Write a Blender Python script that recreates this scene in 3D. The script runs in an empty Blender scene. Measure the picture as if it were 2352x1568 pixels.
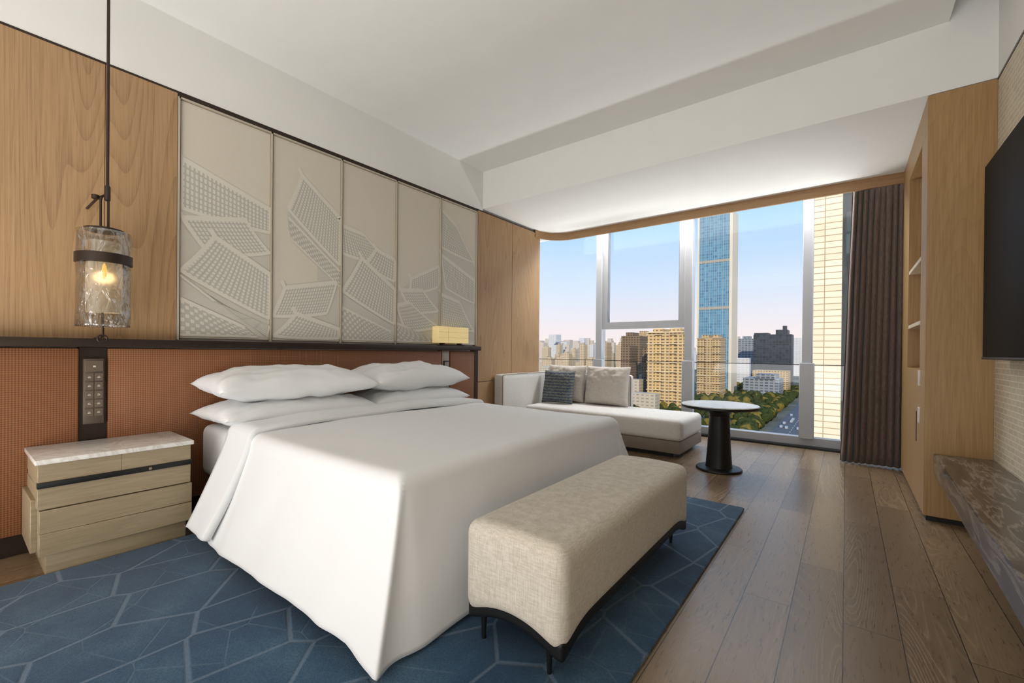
import bpy, bmesh, math, random
from mathutils import Vector, Matrix, noise
random.seed(7)
C=bpy.context
sc=C.scene
try: sc.view_settings.view_transform='Standard'
except Exception: pass

# ---------------------------------------------------------------- helpers
def L(r,g,b,a=1):
    f=lambda c:(c/255/12.92) if c/255<=.04045 else ((c/255+.055)/1.055)**2.4
    return (f(r),f(g),f(b),a)
class N:
    def __init__(s,name):
        s.m=bpy.data.materials.new(name); s.m.use_nodes=True
        s.t=s.m.node_tree; s.n=s.t.nodes; s.l=s.t.links
        s.b=s.n['Principled BSDF']; s.out=s.n['Material Output']
    def add(s,t,**k):
        x=s.n.new(t)
        for a,v in k.items(): setattr(x,a,v)
        return x
    def link(s,a,b): s.l.new(a,b)
    def coord(s,scale=(1,1,1),rot=(0,0,0),loc=(0,0,0)):
        c=s.add('ShaderNodeTexCoord'); m=s.add('ShaderNodeMapping')
        m.inputs['Scale'].default_value=scale; m.inputs['Rotation'].default_value=rot; m.inputs['Location'].default_value=loc
        s.link(c.outputs['Object'],m.inputs['Vector']); return m.outputs['Vector']
    def noise(s,vec,scale=5,detail=4,rough=.5,dist=0):
        x=s.add('ShaderNodeTexNoise'); x.inputs['Scale'].default_value=scale; x.inputs['Detail'].default_value=detail
        x.inputs['Roughness'].default_value=rough; x.inputs['Distortion'].default_value=dist
        s.link(vec,x.inputs['Vector']); return x.outputs['Fac']
    def ramp(s,fac,stops):
        x=s.add('ShaderNodeValToRGB'); e=x.color_ramp.elements
        while len(e)<len(stops): e.new(.5)
        for i,(p,c) in enumerate(stops): e[i].position=p; e[i].color=c
        s.link(fac,x.inputs['Fac']); return x.outputs['Color']
    def mix(s,a,b,fac,mode='MIX'):
        x=s.add('ShaderNodeMix',data_type='RGBA',blend_type=mode)
        for v,i in ((fac,0),(a,6),(b,7)):
            if hasattr(v,'is_output'): s.link(v,x.inputs[i])
            else: x.inputs[i].default_value=v
        return x.outputs[2]
    def math(s,op,a,b=0.0,c=None):
        x=s.add('ShaderNodeMath',operation=op)
        for i,v in enumerate((a,b,c)):
            if v is None: continue
            if hasattr(v,'is_output'): s.link(v,x.inputs[i])
            else: x.inputs[i].default_value=v
        return x.outputs[0]
    def bump(s,h,st=.2,d=.01):
        x=s.add('ShaderNodeBump'); x.inputs['Strength'].default_value=st; x.inputs['Distance'].default_value=d
        s.link(h,x.inputs['Height']); s.link(x.outputs['Normal'],s.b.inputs['Normal'])
    def base(s,c):
        if hasattr(c,'is_output'): s.link(c,s.b.inputs['Base Color'])
        else: s.b.inputs['Base Color'].default_value=c
    def set(s,**k):
        for a,v in k.items():
            s.b.inputs[a.replace('_',' ')].default_value=v
        return s
def plain(name,c,rough=.5,metal=0,var=.04,sc_=6):
    m=N(name); v=m.coord(); n=m.noise(v,sc_,3)
    d=tuple(x*(1-var) for x in c[:3])+(1,); h=tuple(min(1,x*(1+var)) for x in c[:3])+(1,)
    m.base(m.ramp(n,[(.3,d),(.7,h)])); m.set(Roughness=rough,Metallic=metal); return m.m

def wood(name,c1,c2,c3,axis='z',freq=14,stretch=.05,rough=.45,ring=.5,sc0=2.2):
    m=N(name)
    s={'z':(1,1,stretch),'y':(1,stretch,1),'x':(stretch,1,1)}[axis]
    a=m.noise(m.coord(s),freq*9,5,.65)
    b=m.noise(m.coord({'z':(1,1,.06),'y':(1,.06,1),'x':(.06,1,1)}[axis]),sc0,1,.3,.1)
    w=m.math('FRACT',m.math('MULTIPLY',b,44.0))
    w=m.math('POWER',w,3.0)
    f=m.math('ADD',m.math('MULTIPLY',a,.75),m.math('MULTIPLY',m.math('SUBTRACT',1.0,w),ring*.35))
    col=m.ramp(f,[(.28,c1),(.52,c2),(.78,c3)])
    m.base(col); m.set(Roughness=rough); m.bump(a,.06,.003)
    return m.m

def link(o,parent=None):
    C.collection.objects.link(o)
    if parent: o.parent=parent
    return o
def empty(name,parent=None):
    e=bpy.data.objects.new(name,None); e.empty_display_size=.1; C.collection.objects.link(e)
    if parent: e.parent=parent
    return e
def smooth(o,ang=40):
    me=o.data
    for p in me.polygons: p.use_smooth=True
    try: me.set_sharp_from_angle(angle=math.radians(ang))
    except Exception: pass
def mesh(name,verts,faces,mat,parent=None,sm=None):
    me=bpy.data.meshes.new(name); me.from_pydata([tuple(v) for v in verts],[],faces); me.update()
    if mat: me.materials.append(mat)
    o=bpy.data.objects.new(name,me); link(o,parent)
    if sm: smooth(o,sm)
    return o
def bm_obj(name,bm,mat,parent=None,sm=None):
    me=bpy.data.meshes.new(name); bm.normal_update(); bm.to_mesh(me); bm.free()
    if mat: me.materials.append(mat)
    o=bpy.data.objects.new(name,me); link(o,parent)
    if sm: smooth(o,sm)
    return o
def addbox(bm,x0,x1,y0,y1,z0,z1,bev=0,seg=2):
    g=bmesh.ops.create_cube(bm,size=1)
    vs=g['verts']
    for v in vs: v.co=Vector(((x0+x1)/2+v.co.x*(x1-x0),(y0+y1)/2+v.co.y*(y1-y0),(z0+z1)/2+v.co.z*(z1-z0)))
    if bev>0:
        es=list({e for v in vs for e in v.link_edges})
        bmesh.ops.bevel(bm,geom=es,offset=bev,segments=seg,profile=.5,affect='EDGES')
def box(name,x0,x1,y0,y1,z0,z1,mat,parent=None,bev=0,seg=2):
    bm=bmesh.new(); addbox(bm,x0,x1,y0,y1,z0,z1,bev,seg)
    return bm_obj(name,bm,mat,parent,40 if bev else None)
def boxes(name,L_,mat,parent=None,bev=0,seg=1):
    bm=bmesh.new()
    for b in L_: addbox(bm,*b,bev,seg)
    return bm_obj(name,bm,mat,parent,40 if bev else None)
def lathe(name,cx,cy,prof,mat,parent=None,seg=64,sm=40,cap=True):
    vs=[];fs=[]
    for r,z in prof:
        for i in range(seg):
            a=2*math.pi*i/seg; vs.append((cx+r*math.cos(a),cy+r*math.sin(a),z))
    for j in range(len(prof)-1):
        for i in range(seg):
            k=(i+1)%seg; fs.append((j*seg+i,j*seg+k,(j+1)*seg+k,(j+1)*seg+i))
    if cap:
        fs.append(tuple(range(seg))[::-1]); n=(len(prof)-1)*seg; fs.append(tuple(range(n,n+seg)))
    return mesh(name,vs,fs,mat,parent,sm)
def tube(name,pts,r,mat,parent=None,cyc=False,res=3):
    cu=bpy.data.curves.new(name,'CURVE'); cu.dimensions='3D'; cu.bevel_depth=r; cu.bevel_resolution=res; cu.use_fill_caps=True
    s=cu.splines.new('POLY'); s.points.add(len(pts)-1)
    for i,p in enumerate(pts): s.points[i].co=(*p,1)
    s.use_cyclic_u=cyc
    o=bpy.data.objects.new(name,cu); 
    me=bpy.data.meshes.new_from_object(o); bpy.data.objects.remove(o); bpy.data.curves.remove(cu)
    me.materials.clear(); me.materials.append(mat)
    o=bpy.data.objects.new(name,me); link(o,parent); smooth(o,50); return o

# ---------------------------------------------------------------- materials
white=plain('white_paint',L(230,229,225),.85,0,.01)
white2=plain('white_plaster_ceiling',L(235,235,231),.9,0,.01)
alu=plain('window_aluminium',L(172,174,179),.4,.1,.02)
bronze=plain('dark_bronze',L(62,52,46),.38,.7,.06)
bronze_l=plain('champagne_metal',L(150,135,118),.4,.6,.05)
champ=plain('champagne_frame',L(190,178,160),.45,.15,.03)
black=plain('black_metal',L(22,22,23),.42,.3,.05)
oak=wood('oak_panel',L(140,108,75),L(166,132,94),L(180,147,108),'z',16,.025,.5,.5,3.0)
oak_r=wood('oak_cabinet',L(152,118,76),L(172,138,92),L(184,152,105),'z',12,.025,.42,.2,3.0)
oak_band=wood('oak_band',L(140,106,70),L(160,124,86),L(174,140,100),'x',12,.04,.5,.3)
oak_grey=wood('grey_oak',L(140,124,98),L(156,140,112),L(168,152,125),'y',14,.05,.45,.2)

def floor_mat():
    m=N('smoked_oak_floor')
    c=m.add('ShaderNodeTexCoord'); s=m.add('ShaderNodeSeparateXYZ'); cb=m.add('ShaderNodeCombineXYZ')
    m.link(c.outputs['Object'],s.inputs[0]); m.link(s.outputs[1],cb.inputs[0]); m.link(s.outputs[0],cb.inputs[1])
    b=m.add('ShaderNodeTexBrick'); b.offset=.37; b.offset_frequency=2
    for k,v in (('Scale',1),('Mortar Size',.0016),('Mortar Smooth',.1),('Bias',0),('Brick Width',1.25),('Row Height',.165)): b.inputs[k].default_value=v
    b.inputs['Color1'].default_value=L(114,94,72); b.inputs['Color2'].default_value=L(140,117,91); b.inputs['Mortar'].default_value=L(48,38,31)
    m.link(cb.outputs[0],b.inputs['Vector'])
    off=m.add('ShaderNodeVectorMath',operation='SCALE'); m.link(b.outputs['Color'],off.inputs[0]); off.inputs['Scale'].default_value=90
    ad=m.add('ShaderNodeVectorMath',operation='ADD'); m.link(c.outputs['Object'],ad.inputs[0]); m.link(off.outputs[0],ad.inputs[1])
    mp=m.add('ShaderNodeMapping'); mp.inputs['Scale'].default_value=(1,.09,1); m.link(ad.outputs[0],mp.inputs['Vector'])
    n1=m.noise(mp.outputs[0],4.5,2,.4,.4)
    ring=m.math('ABSOLUTE',m.math('SUBTRACT',m.math('FRACT',m.math('MULTIPLY',n1,52.0)),.5))
    n2=m.noise(mp.outputs[0],120,4,.7)
    g=m.ramp(ring,[(.0,(1,1,1,1)),(.12,(.3,.3,.3,1)),(.25,(0,0,0,1))])
    msk=m.ramp(m.noise(mp.outputs[0],3.0,1),[(.40,(0,0,0,1)),(.60,(1,1,1,1))])
    gg=m.math('MULTIPLY',m.math('MULTIPLY',g,msk),m.math('MULTIPLY',n2,1.5))
    col=m.mix(b.outputs['Color'],L(186,162,132),m.math('MULTIPLY',gg,.5))
    col=m.mix(col,L(82,66,51),m.math('MULTIPLY',m.ramp(n2,[(.3,(1,1,1,1)),(.5,(0,0,0,1))]),.45))
    col=m.mix(col,L(46,36,29),b.outputs['Fac'])
    m.base(col)
    m.link(m.math('ADD',m.math('MULTIPLY',n2,.2),.2),m.b.inputs['Roughness'])
    h=m.math('SUBTRACT',m.math('MULTIPLY',gg,.4),b.outputs['Fac'])
    m.bump(h,.3,.002); m.set(Specular_IOR_Level=.6); return m.m
floor_m=floor_mat()

def rug_mat():
    m=N('blue_carved_rug')
    vo=m.add('ShaderNodeTexVoronoi',feature='DISTANCE_TO_EDGE',voronoi_dimensions='2D'); vo.inputs['Scale'].default_value=3.3; vo.inputs['Randomness'].default_value=.62
    m.link(m.coord((1.25,.85,1),(0,0,.35)),vo.inputs['Vector'])
    vp=m.add('ShaderNodeTexVoronoi',feature='DISTANCE_TO_EDGE',voronoi_dimensions='2D'); vp.inputs['Scale'].default_value=4.6; vp.inputs['Randomness'].default_value=.5
    m.link(m.coord((.7,1.2,1),(0,0,-.6),(3.3,1.7,0)),vp.inputs['Vector'])
    l1=m.ramp(vo.outputs['Distance'],[(.012,(1,1,1,1)),(.032,(0,0,0,1))])
    l2=m.ramp(vp.outputs['Distance'],[(.006,(1,1,1,1)),(.020,(0,0,0,1))])
    brk=m.ramp(m.noise(m.coord(),2.0,1),[(.44,(0,0,0,1)),(.52,(1,1,1,1))])
    ln=m.math('MAXIMUM',l1,m.math('MULTIPLY',m.math('MULTIPLY',l2,brk),.5))
    cl=m.noise(m.coord(),2.2,4,.6); fz=m.noise(m.coord(),190,3,.8)
    ln=m.math('MULTIPLY',ln,m.math('ADD',m.math('MULTIPLY',fz,.9),.4))
    base=m.ramp(cl,[(.3,L(36,64,92)),(.5,L(50,82,110)),(.7,L(76,107,130))])
    base=m.mix(base,L(24,46,70),m.ramp(fz,[(.35,(.6,.6,.6,1)),(.6,(0,0,0,1))]))
    m.base(m.mix(base,L(122,138,156),m.math('MULTIPLY',ln,.44)))
    m.set(Roughness=.95,Specular_IOR_Level=.1,Sheen_Weight=.15)
    h=m.math('ADD',m.math('MULTIPLY',ln,-.6),m.math('MULTIPLY',fz,.6)); m.bump(h,.7,.006); return m.m
rug_m=rug_mat()

def linen(name,c1,c2,sc_=260,amt=.4):
    m=N(name)
    a=m.noise(m.coord((1,1,.12)),sc_,3,.6); b=m.noise(m.coord((.12,.12,1)),sc_,3,.6)
    f=m.math('MULTIPLY',m.math('ADD',a,b),.5)
    m.base(m.ramp(f,[(.38,c1),(.6,c2)])); m.set(Roughness=.92,Specular_IOR_Level=.15,Sheen_Weight=.15); m.bump(f,amt,.003); return m.m
bench_m=linen('cream_beige_linen',L(182,173,159),L(206,198,186),260,.3)
sofa_m=linen('ivory_upholstery',L(206,202,196),L(224,221,216),300,.2)
cush_m=linen('greige_linen',L(186,177,168),L(206,199,191),300,.3)
taupe=plain('taupe_leather',L(128,114,100),.5,0,.05)
def cotton():
    m=N('white_cotton'); w=m.noise(m.coord(),3.5,3,.5,.4)
    m.base(L(228,229,230)); m.set(Roughness=.7,Specular_IOR_Level=.3,Sheen_Weight=.1); m.bump(w,.2,.03); return m.m
cotton_m=cotton()
def bluepat():
    m=N('blue_patterned_weave')
    w=m.add('ShaderNodeTexWave',wave_type='BANDS',bands_direction='Z',wave_profile='SIN'); w.inputs['Scale'].default_value=9; w.inputs['Distortion'].default_value=3.5; w.inputs['Detail'].default_value=1; w.inputs['Detail Scale'].default_value=6
    m.link(m.coord(),w.inputs['Vector'])
    m.base(m.ramp(w.outputs['Fac'],[(.2,L(66,78,96)),(.5,L(88,98,110)),(.85,L(120,122,112))])); m.set(Roughness=.9); return m.m
blue_m=bluepat()
def leather():
    m=N('woven_cognac_leather')
    c=m.add('ShaderNodeTexCoord'); s=m.add('ShaderNodeSeparateXYZ'); m.link(c.outputs['Object'],s.inputs[0])
    k=2*math.pi/.021
    a=m.math('SINE',m.math('MULTIPLY',m.math('ADD',s.outputs[1],s.outputs[2]),k)); b=m.math('SINE',m.math('MULTIPLY',m.math('SUBTRACT',s.outputs[1],s.outputs[2]),k))
    f=m.math('ADD',m.math('MULTIPLY',m.math('MULTIPLY',a,b),.5),.5)
    m.base(m.ramp(f,[(.1,L(98,60,36)),(.5,L(132,83,50)),(.9,L(152,100,62))])); m.set(Roughness=.55); m.bump(f,.2,.003); return m.m
leather_m=leather()
def marble(name,base,vein,dark,sc_=3,st=(1,1,1),rough=.18):
    m=N(name); v=m.coord(st,(0,0,.5)); n=m.noise(v,sc_,7,.62,1.6); n2=m.noise(v,sc_*3,5,.6,2)
    c=m.ramp(n,[(.3,base),(.46,base),(.5,vein),(.54,base),(.75,dark)])
    m.base(m.mix(c,vein,m.ramp(n2,[(.55,(0,0,0,1)),(.75,(.5,.5,.5,1))]))); m.set(Roughness=rough); return m.m
marble_w=marble('white_marble',L(224,220,215),L(204,196,189),L(212,206,200),4)
def dmarble():
    m=N('dark_brown_marble')
    v=m.coord((1,.14,1),(0,0,.06)); n=m.noise(v,14,8,.65,.6); n2=m.noise(m.coord((1,.16,1)),30,6,.6,.5)
    c=m.ramp(n,[(.32,L(50,44,41)),(.45,L(80,71,66)),(.5,L(142,131,121)),(.55,L(90,80,73)),(.7,L(60,52,48))])
    m.base(m.mix(c,L(116,105,96),m.ramp(n2,[(.56,(0,0,0,1)),(.7,(.5,.5,.5,1))]))); m.set(Roughness=.14); return m.m
marble_d=dmarble()
marble_t=marble('light_table_marble',L(214,214,212),L(196,196,194),L(206,206,204),4,(1,1,1),.3)
def curtain_mat():
    m=N('brown_curtain'); f=m.noise(m.coord((1,1,.1)),220,2)
    m.base(m.ramp(f,[(.35,L(88,72,64)),(.65,L(112,95,85))])); m.set(Roughness=.85,Sheen_Weight=.2); return m.m
curt_m=curtain_mat()
def tvwall_mat():
    m=N('woven_wallcovering')
    c=m.add('ShaderNodeTexCoord'); s=m.add('ShaderNodeSeparateXYZ'); cb=m.add('ShaderNodeCombineXYZ')
    m.link(c.outputs['Object'],s.inputs[0]); m.link(s.outputs[1],cb.inputs[0]); m.link(s.outputs[2],cb.inputs[1])
    b=m.add('ShaderNodeTexBrick'); b.offset=.5
    for k,v in (('Scale',1),('Mortar Size',.0018),('Brick Width',.07),('Row Height',.03)): b.inputs[k].default_value=v
    b.inputs['Color1'].default_value=L(198,184,160); b.inputs['Color2'].default_value=L(208,196,172); b.inputs['Mortar'].default_value=L(232,224,208)
    m.link(cb.outputs[0],b.inputs['Vector']); m.base(b.outputs['Color']); m.set(Roughness=.8); m.bump(b.outputs['Fac'],.2,.002); return m.m
tvw_m=tvwall_mat()
def art_panel(name,a,b):
    m=N(name); n=m.noise(m.coord(),300,2)
    m.base(m.ramp(n,[(.3,a),(.7,b)])); m.set(Roughness=.6); return m.m
artp=art_panel('cream_lacquer_panel',L(204,195,181),L(210,201,187))
tile_l=art_panel('relief_tile_light',L(209,203,191),L(214,208,196))
field_d=art_panel('relief_field_grey',L(178,174,164),L(184,180,170))
field_m=art_panel('relief_wall_grey',L(193,187,176),L(198,192,181))

# ---------------------------------------------------------------- room shell
XW=-3.197; XT=.666; YS=3.614; ZP=2.511; ZC=2.975; ZS=2.569; YB=5.0; YG=5.6; YBACK=-2.4
box('floor',-3.6,1.0,YBACK-.2,5.75,-.15,0,floor_m)
box('wall_left',-3.4,-3.235,YBACK,4.76,0,3.35,white)
box('wall_left_upper',-3.235,XW-.006,YBACK,YS,ZP+.02,3.0,white)
box('wall_left_return',-3.95,-3.4,4.64,4.76,0,3.35,white)
box('wall_window_side',-4.05,-3.95,4.7,5.8,0,3.35,white)
box('wall_rear',-3.4,.9,YBACK-.12,YBACK,0,3.35,white)
box('wall_right',XT,.9,YBACK,YS+.05,0,ZS-.012,tvw_m)
box('wall_right_upper',XT,.9,YBACK,YS+.05,ZS,3.35,white)
box('wall_right_far',.72,.9,YS+.05,5.8,0,3.35,white)
box('trim_1',XT-.003,.9,YBACK,YS,ZS-.014,ZS+.0,bronze)
box('ceiling',XW-.02,.4646,YBACK,YS+.01,ZC,ZC+.05,white2)
box('ceiling_slot',-3.4,.9,YBACK,5.8,3.3,3.4,white2)
box('ceiling_soffit',-3.4,.9,YS,YB+.0,ZS,3.3,white2)
box('ceiling_curtain_pocket',-3.95,.9,YB,5.8,2.9,3.3,white2)
box('wall_window_head',-3.95,.9,5.68,5.8,2.75,2.9,white)
pts=[(-3.19,4.62)]
for i in range(17):
    a=math.pi-(math.pi/2)*i/16
    pts.append((-2.86+.33*math.cos(a),4.67+.33*math.sin(a)))
pts.append((.385,5.0))
vs=[];fs=[]
for i,(x,y) in enumerate(pts):
    if i==0: t=Vector((0,1))
    elif i==len(pts)-1: t=Vector((1,0))
    else: t=(Vector(pts[i+1])-Vector(pts[i-1])).normalized()
    n=Vector((t.y,-t.x))
    for o_ in (0,-.025):
        for z in (2.475,2.572): vs.append((x+n.x*o_,y+n.y*o_,z))
for i in range(len(pts)-1):
    a=i*4;b=a+4
    fs+= [(a,b,b+1,a+1),(a+2,a+3,b+3,b+2),(a,a+2,b+2,b),(a+1,b+1,b+3,a+3)]
mesh('trim_2',vs,fs,oak_band,None,30)

e=empty('wood_wall_panelling')
boxes('upper_veneer',[(-3.235,XW,YBACK,-.66,1.045,ZP+.02),(-3.235,XW,-.657,.52,1.045,ZP+.02),(-3.235,XW,.522,.842,1.045,ZP+.02)],oak,e,.0015)
boxes('corner_veneer',[(-3.235,XW,3.53,4.145,.66,ZP+.02),(-3.235,XW,4.15,4.74,.66,ZP+.02),(-3.235,XW,3.53,4.145,0.02,.655),(-3.235,XW,4.15,4.74,0.02,.655)],oak,e,.0015)
boxes('shadow_gap',[(-3.236,XW-.004,YBACK,4.72,ZP+.02,ZP+.034),(-3.236,XW-.006,.842,.85,1.045,ZP+.02)],bronze,e)

# art panels : relief of tiled roofs
e=empty('roof_relief_wall_art'); a0=.8487; s_=.5324
boxes('panel_board',[(-3.235,XW-.005,a0+k*s_+.006,a0+(k+1)*s_-.006,1.06,ZP-.012) for k in range(5)],artp,e,.002)
fr=[]
for k in range(6): fr.append((-3.235,XW+.008,a0+k*s_-.005,a0+k*s_+.005,1.05,ZP))
fr.append((-3.235,XW+.008,a0,a0+5*s_,ZP-.010,ZP))
boxes('metal_frame',fr,champ,e)
boxes('dark_reveal',[(-3.236,XW+.002,a0,a0+5*s_,ZP,ZP+.018)]+[(-3.236,XW+.0085,a0+k*s_+.005,a0+k*s_+.0075,1.05,ZP) for k in range(6)],bronze,e)
XA=XW-.005
bmF=bmesh.new(); bmT=bmesh.new(); bmM=bmesh.new()
_lay=[0]
def quad(bm,P,x):
    vs=[bm.verts.new((x,min(max(y,a0+.008),a0+5*s_-.008),min(max(z,1.062),ZP-.014))) for y,z in P]
    if len({(round(v.co.y,4),round(v.co.z,4)) for v in vs})<len(vs): return
    a=sum(vs[i].co.y*vs[(i+1)%len(vs)].co.z-vs[(i+1)%len(vs)].co.y*vs[i].co.z for i in range(len(vs)))
    if abs(a)<1e-6: return
    if a<0: vs=vs[::-1]
    try: bm.faces.new(vs)
    except Exception: pass
def lerp(a,b,t): return (a[0]+(b[0]-a[0])*t,a[1]+(b[1]-a[1])*t)
def roof(A,B,Cc,D,nu,nv,lattice=False,ridge=.03,sag=.012):
    """A-B ridge line, D-C eave line, tiles in nu columns and nv courses"""
    _lay[0]+=1; x=XA+.0010+.0009*_lay[0]
    def S(u,v):
        p=lerp(lerp(A,B,u),lerp(D,Cc,u),v)
        return (p[0],p[1]-sag*math.sin(math.pi*v)+.8*sag*v*abs(2*u-1)**3)
    N_=16
    for i in range(N_):
        for j in range(6):
            quad(bmF,[S(i/N_,j/6),S((i+1)/N_,j/6),S((i+1)/N_,(j+1)/6),S(i/N_,(j+1)/6)],x)
    for i in range(nu):
        for j in range(nv):
            m0,m1=(.12,.12) if lattice else (.22,.18)
            if lattice and (i+j)%2: continue
            quad(bmT,[S((i+m0)/nu,(j+m1)/nv),S((i+1-m0)/nu,(j+m1)/nv),S((i+1-m0)/nu,(j+1-m1)/nv),S((i+.5)/nu,(j+1-m1*.2)/nv),S((i+m0)/nu,(j+1-m1)/nv)],x+.0003)
    def ribbon(pts,w,dx):
        # mitred ribbon, no overlapping faces
        n=len(pts); Lf=[];Rt=[]
        for i,p in enumerate(pts):
            q0=pts[max(0,i-1)]; q1=pts[min(n-1,i+1)]
            d=Vector((q1[0]-q0[0],q1[1]-q0[1]))
            if d.length<1e-7: d=Vector((1,0))
            d.normalize(); nn=Vector((-d.y,d.x))*w/2
            Lf.append((p[0]+nn.x,p[1]+nn.y)); Rt.append((p[0]-nn.x,p[1]-nn.y))
        for i in range(n-1): quad(bmT,[Lf[i],Lf[i+1],Rt[i+1],Rt[i]],x+dx)
    if not lattice:
        ribbon([S(0,i/8) for i in range(9)],ridge*.8,.00045); ribbon([S(1,i/8) for i in range(9)],ridge*.5,.00045)
    ribbon([S(i/12,1) for i in range(13)],ridge*.7,.0006)
    top=[S(i/12,0) for i in range(13)]
    if not lattice:
        a=top[0]; top=[(a[0]-.030,a[1]+.044),(a[0]-.014,a[1]+.026)]+top
    ribbon(top,ridge,.00075)
for P in ([(.858,2.15),(1.375,1.97),(1.375,1.075),(.858,1.075)],
          [(1.50,2.0),(1.905,1.9),(1.905,1.075),(1.4,1.075),(1.4,1.24),(1.5,1.42),(1.72,1.52),(1.72,1.66),(1.5,1.86)],
          [(1.92,1.99),(2.12,1.96),(2.435,1.75),(2.435,1.075),(1.92,1.075)],
          [(2.455,1.50),(2.62,1.64),(2.965,1.8),(2.965,1.075),(2.455,1.075)],
          [(2.99,2.3),(3.2,2.2),(3.49,1.9),(3.49,1.1),(2.99,1.1)]):
    quad(bmM,P,XA+.0006)
R_=roof
R_((.86,2.15),(1.375,1.97),(1.375,1.80),(.86,1.84),22,8)
R_((.87,1.79),(1.22,1.86),(1.375,1.66),(1.02,1.58),16,10)
R_((.86,1.44),(1.04,1.30),(1.375,1.16),(1.36,1.08),14,6,True,.014,0)
R_((1.04,1.71),(1.375,1.52),(1.375,1.20),(.86,1.46),18,13)
R_((.86,1.30),(1.22,1.14),(1.30,1.08),(.86,1.08),16,8,True,.02,0)
_lay[0]=0
R_((1.60,2.28),(1.905,2.04),(1.905,1.66),(1.50,2.00),18,15)
R_((1.50,1.95),(1.905,1.62),(1.905,1.50),(1.52,1.80),24,7,True,.016,0)
R_((1.48,1.44),(1.88,1.53),(1.80,1.27),(1.395,1.22),20,10)
R_((1.56,1.26),(1.905,1.16),(1.905,1.08),(1.40,1.08),16,8)
_lay[0]=0
R_((1.92,1.99),(2.12,1.96),(2.435,1.72),(1.92,1.76),15,10)
R_((2.24,1.86),(2.435,1.80),(2.435,1.60),(2.12,1.70),10,8)
R_((1.92,1.34),(2.40,1.16),(2.435,1.08),(1.92,1.08),22,9,True,.016,0)
R_((2.10,1.76),(2.435,1.54),(2.435,1.22),(1.925,1.46),18,13)
_lay[0]=0
R_((2.62,1.66),(2.965,1.83),(2.965,1.62),(2.60,1.50),15,10)
R_((2.50,1.54),(2.76,1.57),(2.965,1.38),(2.64,1.34),12,9)
R_((2.46,1.40),(2.60,1.44),(2.965,1.22),(2.56,1.16),13,9)
R_((2.46,1.24),(2.60,1.20),(2.965,1.08),(2.46,1.08),13,7,True,.016,0)
_lay[0]=0
R_((2.99,2.40),(3.20,2.28),(3.48,1.94),(2.99,2.02),15,13)
R_((2.99,1.95),(3.48,1.76),(3.48,1.50),(3.06,1.62),20,11)
R_((2.99,1.56),(3.26,1.50),(3.48,1.20),(2.99,1.24),14,12)
bm_obj('roof_silhouette',bmM,field_m,e)
bm_obj('roof_fields',bmF,field_d,e)
bm_obj('roof_tiles',bmT,tile_l,e)

# headboard
e=empty('headboard'); hb=e
boxes('woven_leather_panel',[(-3.19,-3.12,-1.6,.415,.10,.995),(-3.19,-3.12,.525,2.935,.10,.995),(-3.19,-3.12,3.055,3.405,.10,.995)],leather_m,e,.008,2)
boxes('bronze_frame',[(-3.19,-3.135,.415,.525,.06,1.0),(-3.19,-3.128,3.41,3.475,.0,1.0),(-3.19,-3.14,-1.6,3.41,.0,.10)],bronze,e,.002)
box('grey_post',-3.19,-3.125,2.945,3.045,.06,.999,bronze_l,e,.002)
box('top_ledge',-3.195,-3.085,-1.6,3.475,1.0,1.045,bronze,e,.003)
box('switch_plate',-3.135,-3.112,.43,.51,.60,.94,plain('switch_plate_bronze',L(96,84,74),.4,.4),e,.003)
bt=[];ic=[]
for r in range(5):
    for c_ in range(2):
        y=.436+c_*.036; z=.64+r*.046
        bt.append((-3.113,-3.108,y,y+.033,z,z+.04)); ic.append((-3.109,-3.1072,y+.010,y+.022,z+.016,z+.019)); ic.append((-3.109,-3.1072,y+.012,y+.020,z+.022,z+.024))
bt.append((-3.113,-3.108,.436,.505,.872,.93)); ic.append((-3.109,-3.1072,.466,.476,.895,.903))
boxes('switch_buttons',bt,plain('button_bronze',L(110,96,84),.4,.4),e,.001)
boxes('switch_icons',ic,plain('icon_white',L(206,200,190),.5),e)
box('switch_plate_far',-3.13,-3.112,2.965,3.03,.70,.90,bronze,e,.003)
boxes('switch_buttons_far',[(-3.114,-3.108,2.97,3.025,.71+.045*i,.75+.045*i) for i in range(4)],plain('button_grey',L(150,142,132),.4,.4),e,.001)

# right side : cabinet, tv, shelf
e=empty('built_in_bookcase')
XE=.379
boxes('oak_carcass',[(XE,XT,YS-.002,YS+.04,.03,ZS-.005),(XE,.40,YS+.04,3.86,.90,2.36),(XE,.715,4.58,4.99,.03,ZS-.005),(XE,.715,YS+.04,4.58,2.36,ZS-.005),(XE,.715,YS+.04,4.58,.03,.90),(.66,.715,YS+.04,4.58,.9,2.36)],oak_r,e,.0015)
boxes('shelves',[(XE+.004,.66,3.86,4.58,1.20,1.226),(XE+.004,.66,3.86,4.58,1.62,1.646)],plain('pale_shelf',L(206,190,164),.5),e,.001)
boxes('plinth',[(XE+.012,XT-.01,YS+.006,4.95,0,.03)],black,e)
boxes('switch_plates',[(XE-.006,XE+.001,3.80,3.88,.80,.90),(XE-.006,XE+.001,3.80,3.88,.56,.66)],plain('plate_ivory',L(205,196,182),.4),e,.002)
boxes('finger_pull',[(XE-.002,XE+.002,3.97,4.0,.42,.62)],bronze,e)

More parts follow.
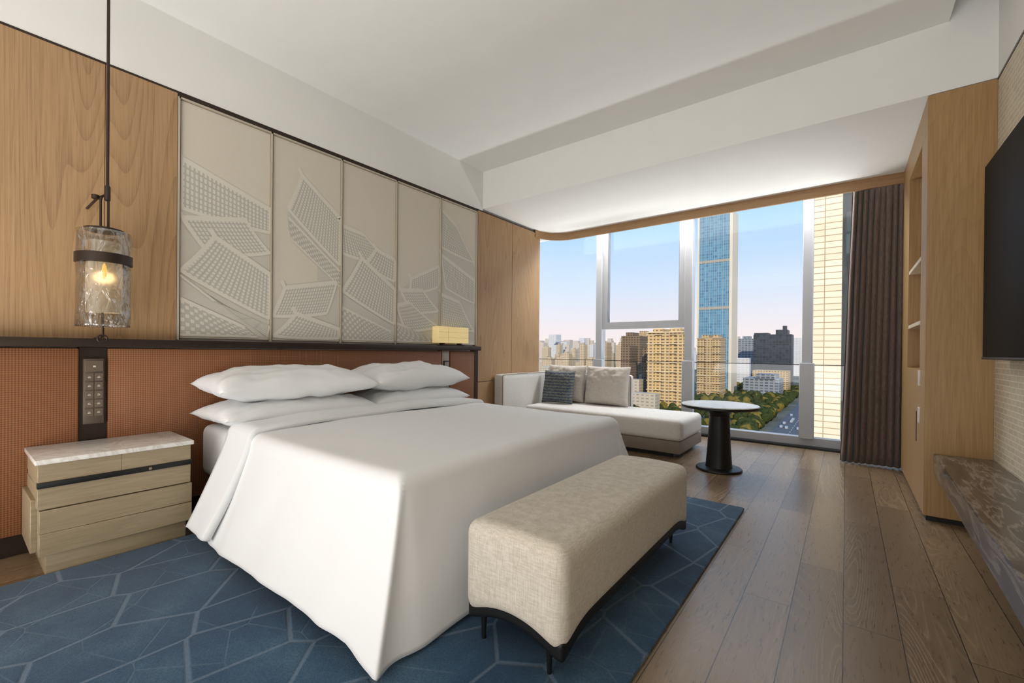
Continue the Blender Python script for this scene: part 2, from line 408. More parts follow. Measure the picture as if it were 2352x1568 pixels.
e=empty('wall_television')
tvb=N('tv_black'); tvb.base(L(6,7,9)); tvb.set(Roughness=.5,Specular_IOR_Level=.05)
box('screen_body',.575,.61,1.72,3.365,.985,2.0,tvb.m,e,.004)
box('bezel_bottom',.572,.60,1.72,3.365,.978,.992,black,e,.002)
box('wall_mount',.61,.665,2.2,2.95,1.25,1.75,black,e,.004)
e=empty('marble_wall_shelf')
zt,zb=.408,.293
fx=lambda y:.37+(y-1.72)*.0265
ys=[-1.2,0,1.72,3.61]
P=[(fx(y),y) for y in ys]+[(XT,3.61),(XT,-1.2)]
vs=[(x,y,zb) for x,y in P]+[(x,y,zt) for x,y in P]; n=len(P)
fs=[tuple(range(n)),tuple(range(n,2*n))[::-1]]+[(i,i+n,(i+1)%n+n,(i+1)%n) for i in range(n)]
o=mesh('slab',vs,fs,marble_d,e)
bm=bmesh.new(); bm.from_mesh(o.data); bmesh.ops.recalc_face_normals(bm,faces=bm.faces)
bmesh.ops.bevel(bm,geom=list(bm.edges),offset=.004,segments=2,affect='EDGES'); bm.to_mesh(o.data); bm.free()

# ---------------------------------------------------------------- window
def glass():
    m=N('window_glass'); m.n.remove(m.b)
    t=m.add('ShaderNodeBsdfTransparent'); t.inputs[0].default_value=(.98,.99,1,1)
    g=m.add('ShaderNodeBsdfGlossy'); g.inputs['Roughness'].default_value=.02
    x=m.add('ShaderNodeMixShader'); x.inputs[0].default_value=.03; m.link(t.outputs[0],x.inputs[1]); m.link(g.outputs[0],x.inputs[2]); m.link(x.outputs[0],m.out.inputs[0]); return m.m
gl=glass()
e=empty('window_1')
mull=[-3.93,-2.745,-1.545,-.33,.64]
fr=[]
for x in mull: fr.append((x-.045,x+.045,YG-.05,YG+.08,.1,2.9))
for x in mull[1:4]: fr.append((x-.065,x+.065,YG-.07,YG+.02,.1,.90))
fr+= [(-3.95,.7,YG-.02,YG+.08,.02,.11),(-3.95,.7,YG-.02,YG+.08,2.72,2.78)]
boxes('mullions',fr,alu,e,.004)
boxes('sash',[(-2.70,-2.625,YG-.03,YG+.05,1.31,2.74),(-1.66,-1.59,YG-.03,YG+.05,1.31,2.74),(-2.626,-1.659,YG-.03,YG+.05,1.31,1.405)],alu,e)
boxes('sash_gasket',[(-2.626,-2.618,YG-.02,YG+.04,1.40,2.74),(-1.668,-1.659,YG-.02,YG+.04,1.40,2.74)],plain('grey_gasket',L(120,124,130),.5),e)
boxes('balustrade_rail',[(-3.93,.64,YG+.03,YG+.040,.877,.885)],black,e)
boxes('sill_track',[(-3.95,.7,YG-.1,YG-.02,.0,.022)],black,e)
mesh('glass_pane',[(-3.95,YG+.058,.1),(.7,YG+.058,.1),(.7,YG+.058,2.75),(-3.95,YG+.058,2.75)],[(0,1,2,3)],gl,e)

e=empty('window_curtain')
nx,nz=260,24; vs=[];fs=[]
for j in range(nz+1):
    t=j/nz; z=.012+t*(2.62-.012)
    xl=-.045+.075*t; xr=.46
    for i in range(nx+1):
        s=i/nx; x=xl+(xr-xl)*s
        w=math.sin(2*math.pi*11*s+.5*math.sin(5*s)); A=.034+.014*math.sin(7*s+1)-.008*t
        y=5.09-.02*(1-t)+A*w+.012*noise.noise(Vector((s*9,t*2.2,0)))
        x+=.010*math.cos(2*math.pi*11*s)*(1-.3*t)+.006*noise.noise(Vector((s*6,t*3,4)))
        vs.append((x,y,z))
for j in range(nz):
    for i in range(nx):
        a=j*(nx+1)+i; fs.append((a,a+1,a+nx+2,a+nx+1))
o=mesh('pleated_fabric',vs,fs,curt_m,e,180); md=o.modifiers.new('s','SOLIDIFY'); md.thickness=.004
box('curtain_track',-3.0,.5,5.07,5.11,2.86,2.89,alu,e)

box('area_rug',-2.735,-.505,-1.3,3.098,.0,.018,rug_m,None,.006)

# ---------------------------------------------------------------- nightstand
e=empty('nightstand')
ny0,ny1=.235,.79
box('plinth',-3.10,-2.745,ny0+.03,ny1-.02,.0,.10,oak_grey,e,.002)
boxes('lower_drawers',[(-3.115,-2.722,ny0+.008,ny1,.098,.1935),(-3.115,-2.722,ny0+.008,ny1,.195,.293)],oak_grey,e,.002)
boxes('upper_drawer_body',[(-3.115,-2.732,ny0+.004,ny1-.004,.297,.392),(-3.115,-2.745,ny0+.006,ny1-.006,.390,.416),(-3.115,-2.732,ny0+.004,ny0+.2765,.414,.492),(-3.115,-2.732,ny0+.277,ny1-.004,.414,.492)],oak_grey,e,.0015)
boxes('side_wing',[(-3.115,-2.80,ny0-.012,ny0+.01,.098,.33)],oak_grey,e,.003)
box('black_pull_rail',-2.75,-2.722,ny0+.002,ny1,.391,.415,black,e,.001)
box('lock_knob',-2.723,-2.717,.61,.622,.397,.409,bronze_l,e,.002)
box('marble_top',-3.118,-2.716,ny0-.006,ny1+.006,.494,.516,marble_w,e,.003)

# ---------------------------------------------------------------- pendant
e=empty('glass_pendant_lamp')
px_,py_=-2.9,.472
def pglass():
    m=N('rippled_glass'); m.n.remove(m.b)
    t=m.add('ShaderNodeBsdfTransparent'); t.inputs[0].default_value=(.84,.83,.80,1)
    g=m.add('ShaderNodeBsdfGlossy'); g.inputs['Roughness'].default_value=.05
    n=m.noise(m.coord((1,1,.45)),30,2,.5,.6)
    bp=m.add('ShaderNodeBump'); bp.inputs['Strength'].default_value=1; bp.inputs['Distance'].default_value=.02; m.link(n,bp.inputs['Height'])
    lw=m.add('ShaderNodeLayerWeight'); lw.inputs[0].default_value=.35
    for q in (g,lw): m.link(bp.outputs[0],q.inputs['Normal'])
    f=m.math('ADD',m.math('MULTIPLY',lw.outputs['Facing'],.75),.06)
    x=m.add('ShaderNodeMixShader'); m.link(f,x.inputs[0]); m.link(t.outputs[0],x.inputs[1]); m.link(g.outputs[0],x.inputs[2]); m.link(x.outputs[0],m.out.inputs[0]); return m.m
pg=pglass()
seg=96; vs=[];fs=[]; rows=40
for j in range(rows+1):
    t=j/rows; z=1.10+.465*t
    for i in range(seg):
        a=2*math.pi*i/seg
        r=.100+.004*noise.noise(Vector((math.cos(a)*3,math.sin(a)*3,z*14)))*(1.6-t)
        vs.append((px_+r*math.cos(a),py_+r*math.sin(a),z))
for j in range(rows):
    for i in range(seg):
        k=(i+1)%seg; fs.append((j*seg+i,j*seg+k,(j+1)*seg+k,(j+1)*seg+i))
o=mesh('glass_cylinder',vs,fs,pg,e,180); md=o.modifiers.new('s','SOLIDIFY'); md.thickness=.004; md.offset=-1
lathe('metal_band',px_,py_,[(.102,1.405),(.107,1.407),(.107,1.452),(.102,1.454)],bronze,e,64,40,False)
lathe('top_cap',px_,py_,[(.055,1.565),(.075,1.568),(.075,1.578),(.05,1.585),(.03,1.588)],bronze,e)
fm=N('frosted_diffuser'); fm.base(L(204,196,182)); fm.set(Roughness=.6,Transmission_Weight=.3)
fm.b.inputs['Emission Color'].default_value=(1,.74,.46,1); fm.b.inputs['Emission Strength'].default_value=.07
lathe('frosted_inner_cylinder',px_,py_,[(.066,1.17),(.067,1.175),(.067,1.51),(.066,1.515)],fm.m,e,64,40,False)
em=N('warm_bulb'); em.b.inputs['Emission Color'].default_value=(1,.55,.12,1); em.b.inputs['Emission Strength'].default_value=1.4; em.base((1,.7,.3,1))
lathe('candle_bulb',px_+.066,py_-.01,[(.001,1.325),(.007,1.34),(.010,1.365),(.007,1.39),(.001,1.405)],em.m,e,24)
tube('stem_rod',[(px_,py_-.014,1.58),(px_,py_-.014,1.72),(px_+.004,py_-.012,1.735)],.005,bronze,e)
tube('stem_rod_b',[(px_,py_+.014,1.58),(px_,py_+.014,1.76)],.005,bronze,e)
tube('suspension_rod',[(px_,py_+.010,1.74),(px_,py_+.010,ZC)],.0065,bronze,e)
lathe('joint',px_,py_+.010,[(.006,1.72),(.012,1.725),(.012,1.79),(.006,1.80)],bronze,e,24)
tube('wall_arm',[(px_,py_+.010,1.755),(px_-.05,py_-.02,1.735),(XW,py_-.02,1.735)],.006,bronze,e)
lathe('wall_arm_knob',px_-.02,py_-.03,[(.004,1.722),(.015,1.726),(.015,1.744),(.004,1.748)],bronze,e,24)
tube('tail_rod',[(px_,py_-.005,1.17),(px_,py_-.005,1.06),(px_-.02,py_-.005,1.047),(px_-.19,py_-.005,1.047)],.004,bronze,e)
ring=[(px_,py_-.005+.018*math.cos(a),1.042+.018*math.sin(a)) for a in [2*math.pi*i/24 for i in range(24)]]
tube('tail_ring',ring,.004,bronze,e,True)
lathe('ceiling_rose',px_,py_+.010,[(.05,ZC-.018),(.052,ZC-.002)],bronze,e)
l=bpy.data.lights.new('pendant_bulb_light','POINT'); l.energy=.4; l.color=(1,.7,.38); l.shadow_soft_size=.03
o=bpy.data.objects.new('pendant_bulb_light',l); o.location=(px_,py_,1.34); link(o,e)

e=empty('ledge_table_lamp')
sm_=N('yellow_parchment_shade'); 
gn=sm_.noise(sm_.coord((1,1,9)),14,2,.5,.2)
sm_.base(L(216,196,140)); sm_.set(Roughness=.7); cc=sm_.ramp(gn,[(.3,(.80,.58,.24,1)),(.7,(1,.80,.40,1))]); sm_.link(cc,sm_.b.inputs['Emission Color']); sm_.b.inputs['Emission Strength'].default_value=.36
boxes('parchment_shade',[(-3.185,-3.095,2.87,3.29,1.072,1.232)],sm_.m,e,.004)
boxes('shade_seams',[(-3.0955,-3.0942,2.87,3.29,1.072+.053*i,1.0735+.053*i) for i in (1,2)]+[(-3.0955,-3.0942,3.0,3.002,1.072,1.232)],plain('seam',L(190,160,95),.7),e)
boxes('lamp_feet',[(-3.17,-3.11,2.95,2.97,1.0455,1.073),(-3.17,-3.11,3.19,3.21,1.0455,1.073),(-3.18,-3.10,2.93,3.23,1.0455,1.052)],bronze,e,.001)

# ---------------------------------------------------------------- bed
e=empty('king_bed')
BX0,BX1,BY0,BY1,BZ=-3.08,-1.19,.93,2.68,.555
box('bed_base',-3.07,-1.27,1.0,2.62,.03,.24,plain('dark_base',L(60,50,44),.7),e,.01)
box('mattress',BX0,BX1-.03,BY0+.005,BY1-.005,.24,BZ-.012,cotton_m,e,.05,4)
def drape(name,a0_,a1_,zoff,hemz,flare,far_flare,footdrop,mat,thick,seed=0,hx=0,ff=.145):
    drop=BZ-hemz; st=.02
    def prof(d,fl,total):
        r=.05; q=r*math.pi/2
        if d<q:
            an=d/r; return r*math.sin(an),r*(1-math.cos(an))
        k=(d-q)/(total-q); v=r+(drop+zoff-r)*k
        return r+(fl-r)*(k**1.15), v
    tot=drop+.05
    na=[]; a=a0_
    while a<a1_-1e-6: na.append(a); a+=st
    na.append(a1_)
    if footdrop:
        m_=36
        for i in range(1,m_+1): na.append(a1_+tot*i/m_)
    nb=[]; m_=36
    for i in range(m_,0,-1): nb.append(BY0+.05-tot*i/m_)
    b=BY0+.05
    while b<BY1-.05-1e-6: nb.append(b); b+=st
    nb.append(BY1-.05)
    for i in range(1,m_+1): nb.append(BY1-.05+tot*i/m_)
    vs=[]
    def fold_(a,k): return .030*k*noise.noise(Vector((a*3.2+k*.5,seed,1.0)))+.007*k*noise.noise(Vector((a*9.0,k*2,3.0)))
    for a in na:
        for b in nb:
            dA=max(0,a-a1_) if footdrop else 0
            dN=max(0,BY0+.05-b); dF=max(0,b-(BY1-.05)); dB=max(dN,dF); sgn=-1 if dN>0 else 1
            yb=BY0+.05 if dN>0 else BY1-.05; fl=flare if dN>0 else far_flare
            n=noise.noise(Vector((a*1.7,b*1.7,seed)))
            crown=.016*math.sin(math.pi*min(1,max(0,(b-BY0)/(BY1-BY0))))
            z=BZ+zoff+crown+.011*n+.004*noise.noise(Vector((a*6,b*5,seed+3)))
            x,y=a,b
            if dA==0 and dB==0: pass
            elif dA==0:
                h,v=prof(dB,fl,tot); k=dB/tot
                x=a+ (0 if hx==0 else hx*k); y=yb+sgn*(h+fold_(a,k)); z-=v
            elif dB==0:
                h,v=prof(dA,ff,tot); k=dA/tot
                x=a1_+h+.016*k*noise.noise(Vector((b*4.0,seed,7.0))); z-=v*(1+.09*k)
            else:
                big=max(dA,dB); r_=min(dA,dB)/big; k=big/tot
                hN,v=prof(big,fl,tot); hF,_=prof(big,ff,tot)
                ax=a1_+hF+.02*k; ay=yb+sgn*(hN+.005*k)
                if dB>=dA:
                    x0=a1_
                    y0=yb+sgn*(hN+fold_(a1_,k)*(1-r_)); x=x0+(ax-x0)*r_; y=y0+(ay-y0)*r_
                    z-=v+.03*k*r_
                else:
                    x0=a1_+hF; y0=yb
                    x=x0+(ax-x0)*r_-.035*k*math.sin(math.pi*r_)*r_; y=y0+(ay-y0)*r_
                    z-=v*(1+.09*k)*(1-r_)+ (v+.03*k)*r_
            vs.append((x,y,max(z,.022)))
    nB=len(nb); fs=[]
    for i in range(len(na)-1):
        for j in range(nB-1):
            q=i*nB+j; fs.append((q,q+nB,q+nB+1,q+1))
    o=mesh(name,vs,fs,mat,e,180)
    md=o.modifiers.new('t','SOLIDIFY'); md.thickness=thick; md.offset=0
    return o
drape('duvet',-2.60,-1.235,.012,.075,.215,.215,True,cotton_m,.012,0)
drape('duvet_foldback',-2.61,-2.35,.036,.10,.240,.240,False,cotton_m,.034,5)
def pillow(name,cx,cy,z0,lx,ly,h,mat,parent,seed=0,tilt=0,rz=0,flat=.35,vertical=False,pin=.06,lean=0,pw=3.2,ex=.5):
    n=44; vs=[]; fs=[]
    for side in (1,-1):
        for i in range(n+1):
            for j in range(n+1):
                u=-1+2*i/n; v=-1+2*j/n
                x=lx/2*u*(1-pin*(1-v*v)); y=ly/2*v*(1-pin*.8*(1-u*u))
                w=max(0,(1-abs(u)**pw))*max(0,(1-abs(v)**pw)); w=w**ex
                hh=h*(1-flat) if side==1 else h*flat
                wr=.03*h/.2*noise.noise(Vector((u*2.5+seed,v*2.5,side*3)))*w+.010*noise.noise(Vector((u*7+seed,v*7,side)))*w
                z=side*hh*w+wr
                vs.append(Vector((x,y,z)))
    m_=(n+1)**2
    for s in (0,1):
        for i in range(n):
            for j in range(n):
                q=s*m_+i*(n+1)+j; f=(q,q+n+1,q+n+2,q+1); fs.append(f if s==0 else f[::-1])
    M_=Matrix.Rotation(rz,4,'Z')@Matrix.Rotation(tilt,4,'Y')
    if vertical: M_=Matrix.Rotation(rz,4,'Z')@Matrix.Rotation(math.pi/2-lean,4,'X')
    vs=[Vector((cx,cy,z0))+M_@v for v in vs]
    o=mesh(name,vs,fs,mat,parent,180)
    bm=bmesh.new(); bm.from_mesh(o.data); bmesh.ops.remove_doubles(bm,verts=bm.verts,dist=.0004); bm.to_mesh(o.data); bm.free()
    smooth(o,180); return o
pillow('pillow_lower_near',-2.81,1.35,.615,.52,.95,.16,cotton_m,e,1,0,.02,.4)
pillow('pillow_upper_near',-2.81,1.35,.775,.52,.96,.19,cotton_m,e,4,.05,-.03,.4)
pillow('pillow_lower_far',-2.81,2.27,.615,.52,.93,.16,cotton_m,e,8,0,-.02,.4)
pillow('pillow_upper_far',-2.81,2.27,.775,.52,.95,.19,cotton_m,e,12,.05,.03,.4)

# ---------------------------------------------------------------- bench
e=empty('upholstered_bench')
def rbox(name,x0,x1,y0,y1,z0,z1,r,mat,parent,fn=None,nx=16,ny=44,nz=16):
    cx,cy,cz=(x0+x1)/2,(y0+y1)/2,(z0+z1)/2; hx,hy,hz=(x1-x0)/2,(y1-y0)/2,(z1-z0)/2
    vs=[];fs=[];idx={}
    def vid(i,j,k):
        key=(i,j,k)
        if key in idx: return idx[key]
        def cc(t,n,h):
            s=-1+2*t/n; s=math.sin(s*math.pi/2)*.6+s*.4
            return s*h
        p=Vector((cc(i,nx,hx),cc(j,ny,hy),cc(k,nz,hz)))
        q=Vector((max(-hx+r,min(hx-r,p.x)),max(-hy+r,min(hy-r,p.y)),max(-hz+r,min(hz-r,p.z))))
        d=p-q
        if d.length>1e-9: p=q+d.normalized()*r
        p=p+Vector((cx,cy,cz))
        if fn: p=fn(p)
        idx[key]=len(vs); vs.append(p); return idx[key]
    for i in range(nx):
        for j in range(ny):
            fs.append((vid(i,j,0),vid(i,j+1,0),vid(i+1,j+1,0),vid(i+1,j,0)))
            fs.append((vid(i,j,nz),vid(i+1,j,nz),vid(i+1,j+1,nz),vid(i,j+1,nz)))
    for i in range(nx):
        for k in range(nz):
            fs.append((vid(i,0,k),vid(i+1,0,k),vid(i+1,0,k+1),vid(i,0,k+1)))
            fs.append((vid(i,ny,k),vid(i,ny,k+1),vid(i+1,ny,k+1),vid(i+1,ny,k)))
    for j in range(ny):
        for k in range(nz):
            fs.append((vid(0,j,k),vid(0,j,k+1),vid(0,j+1,k+1),vid(0,j+1,k)))
            fs.append((vid(nx,j,k),vid(nx,j+1,k),vid(nx,j+1,k+1),vid(nx,j,k+1)))
    return mesh(name,vs,fs,mat,parent,180)
qx0,qx1,qy0,qy1=-1.03,-.635,1.075,2.33
def corner_dip(amp):
    def fn(p):
        ex=min(p.x-qx0,qx1-p.x); ey=min(p.y-qy0,qy1-p.y)
        g=math.exp(-(max(0,ey)/.10)**2)*math.exp(-(max(0,ex)/.10)**2)
        low=max(0,min(1,(.30-p.z)/.14))
        q=p.copy(); q.z-=amp*g*low*1.3
        top=max(0,(p.z-.38)/.05)
        q.z+=.010*top*math.sin(math.pi*(p.x-qx0)/(qx1-qx0))
        return q
    return fn
rbox('cushion_body',qx0,qx1,qy0,qy1,.158,.425,.045,bench_m,e,corner_dip(.038),22,60,18)
rbox('black_under_frame',qx0+.012,qx1-.006,qy0+.012,qy1-.012,.136,.19,.012,black,e,corner_dip(.036),22,60,8)
def leg(name,x,y,tx,ty,zt,parent,mat,r0=.013,r1=.007):
    vs=[];fs=[];sg=16
    for t in (0,1):
        for i in range(sg):
            a=2*math.pi*i/sg; r=r1 if t==0 else r0
            vs.append(((x if t==0 else tx)+r*math.cos(a),(y if t==0 else ty)+r*math.sin(a),.018 if t==0 else zt))
    for i in range(sg):
        k=(i+1)%sg; fs.append((i,k,sg+k,sg+i))
    fs+= [tuple(range(sg))[::-1],tuple(range(sg,2*sg))]
    mesh(name,vs,fs,mat,parent,40)
i=0
for lx in (-.975,-.71):
    for ly in (1.125,2.285):
        i+=1; leg('leg_%d'%i,lx,ly,lx,ly,.15,e,black)

# ---------------------------------------------------------------- sofa
e=empty('chaise_sofa')
boxes('leather_base',[(-3.16,-1.22,4.17,4.93,.045,.165)],taupe,e,.01,2)
boxes('recessed_feet',[(-3.10,-1.30,4.24,4.90,0,.046)],black,e)
rbox('seat_cushion',-3.0,-1.195,4.14,4.86,.165,.37,.05,sofa_m,e,None,40,20,10)
rbox('side_backrest',-3.185,-3.05,3.80,4.94,.10,.735,.03,sofa_m,e,None,6,20,14)
rbox('rear_backrest',-3.10,-1.985,4.86,4.955,.30,.728,.03,sofa_m,e,None,30,6,12)
tube('piping_side',[(-3.052,3.803,.16),(-3.052,3.803,.70),(-3.057,3.815,.726),(-3.052,3.85,.735),(-3.052,4.86,.735)],.0045,bronze_l,e)
tube('piping_rear',[(-3.05,4.862,.728),(-2.02,4.862,.728),(-1.992,4.862,.715),(-1.987,4.862,.69),(-1.987,4.862,.37)],.0045,bronze_l,e)
pillow('back_cushion',-2.24,4.76,.60,.56,.46,.17,cush_m,e,3,0,0,.5,True,.05,.16)
pillow('back_cushion_b',-2.80,4.77,.60,.54,.46,.17,cush_m,e,6,0,0,.5,True,.05,.16)
pillow('blue_scatter_cushion',-2.78,4.55,.57,.42,.40,.14,blue_m,e,9,0,.06,.5,True,.05,.22)

# ---------------------------------------------------------------- table
e=empty('round_pedestal_table')
tx,ty=-.86,4.05
lathe('marble_top',tx,ty,[(.295,.538),(.303,.542),(.304,.555),(.300,.560)],marble_t,e,96,30)
lathe('black_top_rim',tx,ty,[(.20,.526),(.296,.530),(.306,.536),(.3065,.550),(.3045,.553)],black,e,96,40,False)
lathe('pedestal',tx,ty,[(.20,.528),(.13,.522),(.098,.505),(.082,.48),(.079,.45),(.082,.40),(.092,.2),(.104,.04),(.108,.022)],black,e,64,50)
lathe('base_disc',tx,ty,[(.178,0),(.182,.004),(.182,.012),(.176,.020),(.10,.026)],black,e,96,40)
lathe('bronze_collar',tx,ty,[(.080,.452),(.0835,.454),(.0835,.460),(.081,.462)],bronze,e,64,40,False)

# ---------------------------------------------------------------- city
def facade(name,wall,win1,win2,w,h,mort,rough=.5):
    m=N(name)
    c=m.add('ShaderNodeTexCoord'); s=m.add('ShaderNodeSeparateXYZ'); cb=m.add('ShaderNodeCombineXYZ')
    m.link(c.outputs['Object'],s.inputs[0]); m.link(m.math('ADD',s.outputs[0],s.outputs[1]),cb.inputs[0]); m.link(s.outputs[2],cb.inputs[1])
    b=m.add('ShaderNodeTexBrick'); b.offset=0
    for k,v in (('Scale',1),('Mortar Size',mort),('Mortar Smooth',.05),('Brick Width',w),('Row Height',h)): b.inputs[k].default_value=v
    b.inputs['Color1'].default_value=win1; b.inputs['Color2'].default_value=win2; b.inputs['Mortar'].default_value=wall
    m.link(cb.outputs[0],b.inputs['Vector']); m.base(b.outputs['Color']); m.set(Roughness=rough,Specular_IOR_Level=.2); return m.m
f_gold=facade('golden_apartment_facade',L(204,174,128),L(92,80,66),L(140,118,88),4.5,3.3,.95)
f_gold2=facade('tan_apartment_facade',L(190,164,126),L(96,84,70),L(130,112,88),3.8,3.2,.8)
f_brown=facade('brown_apartment_facade',L(128,108,88),L(66,60,54),L(92,80,68),4,3.3,.8)
f_blue=facade('blue_curtain_wall',L(120,152,170),L(66,116,152),L(92,146,178),6.0,4.2,.4)
f_dark=facade('dark_office_facade',L(64,68,76),L(32,38,48),L(56,64,74),5,3.8,.35)
f_grey=facade('grey_office_facade',L(140,145,152),L(70,80,92),L(104,114,124),6,3.8,.9)
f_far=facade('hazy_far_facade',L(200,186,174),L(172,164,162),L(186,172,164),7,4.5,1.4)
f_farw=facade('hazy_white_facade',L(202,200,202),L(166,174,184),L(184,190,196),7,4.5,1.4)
f_mid=facade('mid_beige_facade',L(196,176,150),L(134,122,108),L(160,146,126),4.5,3.6,1.0)
f_tile=facade('cream_tile_facade',L(158,142,112),L(206,198,174),L(216,208,188),1.5,.52,.035)
f_glassd=facade('dark_glass_facade',L(52,58,64),L(20,26,32),L(70,84,92),1.3,1.9,.12)
G=-60
def rho(px):
    t=(px-1176)/998.7; return -(.6094-.7929*t)/(.7929+.6094*t)
taken=[]
def bld(name,x0,x1,y0,y1,top,mat,extra=[]):
    e=empty(name); taken.append((x0-3,x1+3,y0-3,y1+3))
    boxes('tower_mass',[(x0,x1,y0,y1,G,top)]+extra,mat,e)
    return e
def free(x0,x1,y0,y1):
    return all(x1<a or x0>b or y1<c or y0>d for a,b,c,d in taken)
e=bld('blue_glass_skyscraper',-180,-135,700,738,206,f_blue)
boxes('mechanical_bands',[(-180.6,-134.6,699.4,738.6,z,z+4) for z in (66,136)],plain('band_tan',L(160,150,136),.6),e)
boxes('stone_corner_pier',[(-137,-133,699,740,G,212),(-181.5,-179,699,703,G,210)],plain('pier_cream',L(212,200,182),.6),e)
boxes('crown',[(-178,-138,702,736,206,210)],plain('crown_grey',L(160,165,170),.6),e)
boxes('vertical_fins',[(x,x+.7,699.2,700.2,G,206) for x in range(-176,-138,6)],plain('fin_pale',L(150,170,180),.5),e)
e=bld('golden_apartment_tower',-173,-134,470,500,22,f_gold,[(-168,-158,472,498,22,27),(-150,-139,472,498,22,27),(-172.8,-165,468.5,470,G,20),(-157,-149,468.5,470,G,22),(-142,-135,468.5,470,G,20)])
boxes('floor_ledges',[(-173.8,-133.2,467.8,500.5,z,z+.7) for z in range(-50,23,10)]+[(-174,-133,467.6,500.8,22,23.2)],plain('ledge_cream',L(214,194,158),.6),e)
e=bld('tan_apartment_tower',-160,-131,620,650,21,f_gold2,[(-155,-146,622,646,21,25),(-141,-134,622,646,21,25),(-150,-141,618.5,620,G,20)])
boxes('floor_ledges',[(-160.8,-130.2,617.8,650.5,z,z+.8) for z in range(-50,22,10)],plain('ledge_tan',L(200,180,146),.6),e)
bld('brown_apartment_tower',-256,-228,590,620,24,f_brown,[(-250,-240,592,615,24,29)])
bld('brown_apartment_tower.001',-226,-214,520,545,9,f_brown)
bld('tan_apartment_tower.001',-318,-284,800,830,37,f_gold2,[(-312,-300,802,820,37,41)])
bld('brown_apartment_tower.002',-206,-180,540,566,6,f_brown,[(-200,-190,540,560,6,10)])
bld('tan_apartment_tower.002',-452,-425,900,925,22,f_gold2,[(-446,-436,902,920,22,26)])
bld('tan_apartment_tower.003',-76,-58,1240,1262,38,f_gold2)
bld('dark_office_block',-135,-76,900,940,35,f_dark,[(-134,-112,900,935,35,38),(-100,-82,900,935,35,43),(-90,-84,905,915,43,50)])
bld('grey_office_block',-178,-150,1000,1030,31,f_grey,[(-170,-156,1002,1020,31,36)])
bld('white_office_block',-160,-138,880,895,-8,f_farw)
bld('low_mall_building',-116,-72,690,740,-34,f_grey,[(-100,-76,688,730,-34,-28)])
bld('low_mall_building.001',-118,-70,780,820,-26,f_gold2)
bld('cream_tiled_tower',-2.6,-.34,45,60,90,f_tile,[(-2.75,-2.6,44.8,60,G,90)])
bld('dark_glass_tower',-.33,3.0,47,60,90,f_glassd)
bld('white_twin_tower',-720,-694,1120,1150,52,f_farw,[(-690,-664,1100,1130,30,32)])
taken.append((-50,-18,60,1400))
e=empty('mid_rise_district'); bm=bmesh.new()
for i in range(46):
    y=random.uniform(820,1120); r=rho(random.uniform(1235,1500)); x=r*y; w=random.uniform(10,22)
    if not free(x,x+w,y,y+16): continue
    taken.append((x-1,x+w+1,y-1,y+17)); t=random.uniform(-22,22)
    addbox(bm,x,x+w,y,y+16,G,t); addbox(bm,x+w*.3,x+w*.7,y+3,y+12,t,t+4)
bm_obj('beige_towers',bm,f_mid,e)
bm=bmesh.new(); bm2=bmesh.new(); n_=0
while n_<300:
    y=random.uniform(1160,2300); r=rho(random.uniform(1225,1500) if n_<210 else random.uniform(1500,1945)); x=r*y
    w=random.uniform(12,30); h=random.choice([10,18,26,34,42,50])*random.uniform(.6,1.15)*(y/1600)
    n_+=1
    if not free(x,x+w,y,y+w): continue
    taken.append((x,x+w,y,y+w))
    addbox(bm if random.random()<.76 else bm2,x,x+w,y,y+w,G,h)
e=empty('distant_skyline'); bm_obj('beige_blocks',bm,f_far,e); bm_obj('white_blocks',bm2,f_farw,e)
bm=bmesh.new()
for i in range(420):
    y=random.uniform(430,1100); r=rho(random.uniform(1225,1500)); w=random.uniform(12,34); d_=random.uniform(10,26)
    if not free(r*y,r*y+w,y,y+d_): continue
    taken.append((r*y,r*y+w,y,y+d_))
    addbox(bm,r*y,r*y+w,y,y+d_,G,G+random.uniform(8,34))
e=empty('low_rise_district'); bm_obj('low_blocks',bm,facade('low_block_facade',L(186,174,156),L(126,118,108),L(154,146,134),5,3.4,1.2),e)
gm=N('city_ground'); gn=gm.noise(gm.coord(),.02,5,.6); gm.base(gm.ramp(gn,[(.35,L(70,74,58)),(.6,L(110,106,94))])); gm.set(Roughness=.95)
mesh('city_ground',[(-5000,20,G),(3000,20,G),(3000,6000,G),(-5000,6000,G)],[(0,1,2,3)],gm.m)
e=empty('city_street')
boxes('asphalt',[(-46,-22,60,1140,G,G+.2)],plain('asphalt',L(84,86,92),.9,0,.05,.1),e)
boxes('lane_markings',[(-34.3,-33.9,60+i*12,66+i*12,G+.2,G+.25) for i in range(80)],plain('lane_white',L(190,190,186),.8),e)
boxes('cars',[(x,x+1.9,y,y+4.6,G+.2,G+1.7) for x,y in [(random.choice([-43,-39,-31,-27]),random.uniform(280,900)) for _ in range(50)]],plain('car_paint',L(170,172,178),.4),e)
def treemesh(name,n,fn,mat,par):
    bm=bmesh.new()
    for i in range(n):
        x,y,r=fn()
        if not free(x-r,x+r,y-r,y+r): continue
        g=bmesh.ops.create_icosphere(bm,subdivisions=2,radius=r,matrix=Matrix.Translation((x,y,G+r*1.1)))
        for v in g['verts']:
            d=noise.noise(v.co*.5)*.45*r; c=Vector((x,y,G+r*1.1)); v.co+=(v.co-c).normalized()*d
    bm_obj(name,bm,mat,par,60)
def leaf(name,a,b):
    m=N(name); n=m.noise(m.coord(),.8,5,.8); m.base(m.ramp(n,[(.35,a),(.65,b)])); m.set(Roughness=1,Specular_IOR_Level=0); return m.m
e=empty('street_trees')
def fa():
    y=random.uniform(270,860); s=random.choice([0,1,1,2])
    x={0:-55-random.random()*8,1:random.uniform(-170,-58),2:random.uniform(-12,14)}[s]
    return x,y,random.uniform(2.6,5.2)
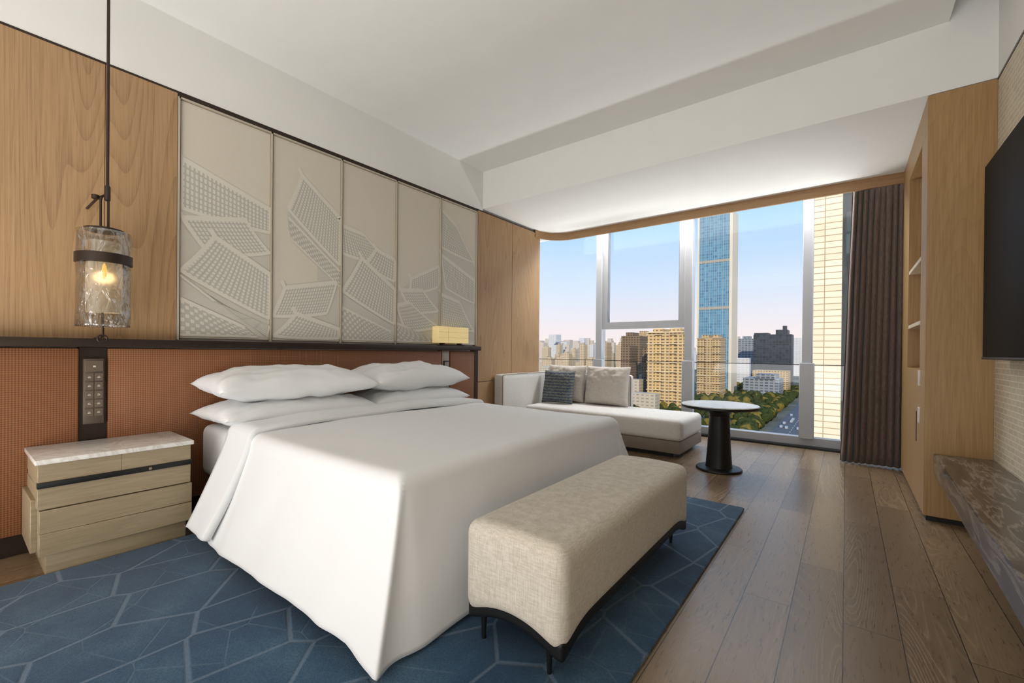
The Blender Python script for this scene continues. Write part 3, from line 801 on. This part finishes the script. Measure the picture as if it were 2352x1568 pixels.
treemesh('green_canopies',900,fa,leaf('dark_green_foliage',L(34,42,24),L(72,78,42)),e)
treemesh('yellow_canopies',360,fa,leaf('autumn_foliage',L(80,72,34),L(134,116,56)),e)

# ---------------------------------------------------------------- lights
w=bpy.data.worlds.new('sky'); sc.world=w; w.use_nodes=True
nt=w.node_tree; bg=nt.nodes['Background']
tc=nt.nodes.new('ShaderNodeTexCoord'); sp=nt.nodes.new('ShaderNodeSeparateXYZ'); rp=nt.nodes.new('ShaderNodeValToRGB')
nt.links.new(tc.outputs['Generated'],sp.inputs[0]); nt.links.new(sp.outputs[2],rp.inputs[0]); nt.links.new(rp.outputs[0],bg.inputs[0])
el=rp.color_ramp.elements
el[0].position=0; el[0].color=L(222,208,204)
el[1].position=1; el[1].color=L(100,158,222)
for p,c_ in ((.05,L(214,206,208)),(.14,L(190,203,220)),(.30,L(142,186,226))):
    q=el.new(p); q.color=c_
bg.inputs[1].default_value=1.42
def area(name,loc,rot,sx,sy,en,col=(1,1,1),par=None):
    l=bpy.data.lights.new(name,'AREA'); l.shape='RECTANGLE'; l.size=sx; l.size_y=sy; l.energy=en; l.color=col
    o=bpy.data.objects.new(name,l); o.location=loc; o.rotation_euler=rot; link(o,par); return o
sun=bpy.data.lights.new('sun','SUN'); sun.energy=3.7; sun.color=(1,.87,.66); sun.angle=.01
o=bpy.data.objects.new('sun',sun); link(o)
o.rotation_euler=Vector((-.45,.80,-.40)).to_track_quat('-Z','Y').to_euler()
area('pocket_fill',(-1.5,5.36,2.86),(math.radians(-38),0,0),4.0,.35,105,(.98,.99,1))  # added fill hidden behind the band, stands in for daylight from the window
area('below_sill_fill',(-1.5,7.2,-1.2),(math.radians(180-40),0,0),4.8,2.4,980,(1,.995,.98))  # added fill out of sight below the sill, lifts soffit and ceiling
area('rear_top_fill',(-1.3,-1.2,2.95),(math.radians(18),0,0),2.6,1.4,8,(1,.98,.95))  # added downward fill behind the camera, not a ceiling fixture
area('rear_fill',(-1.3,-2.35,1.5),(math.radians(90),0,0),3.2,2.0,5,(1,.99,.97))  # added soft fill behind the camera, no lamp on this wall
area('rear_up_fill',(-1.3,-1.2,.35),(math.radians(180-25),0,0),3.2,1.8,106,(1,.99,.975))  # added upward fill, unseen behind the camera, brightens the ceiling

# ---------------------------------------------------------------- camera
cd=bpy.data.cameras.new('camera'); cam=bpy.data.objects.new('camera',cd); link(cam)
yaw,pitch,roll=.6554,-.003069,.009316
f=Vector((-math.sin(yaw)*math.cos(pitch),math.cos(yaw)*math.cos(pitch),math.sin(pitch)))
r=Vector((math.cos(yaw),math.sin(yaw),0)); u=r.cross(f)
c_,s__=math.cos(roll),math.sin(roll)
r2=c_*r+s__*u; u2=-s__*r+c_*u
M_=Matrix((( r2.x,u2.x,-f.x,0),(r2.y,u2.y,-f.y,0),(r2.z,u2.z,-f.z,1.0),(0,0,0,1)))
cam.matrix_world=M_
cd.sensor_width=36; cd.sensor_fit='HORIZONTAL'; cd.lens=998.7*36/2352; cd.shift_y=24.82/2352
cd.clip_start=.02; cd.clip_end=8000
sc.camera=cam
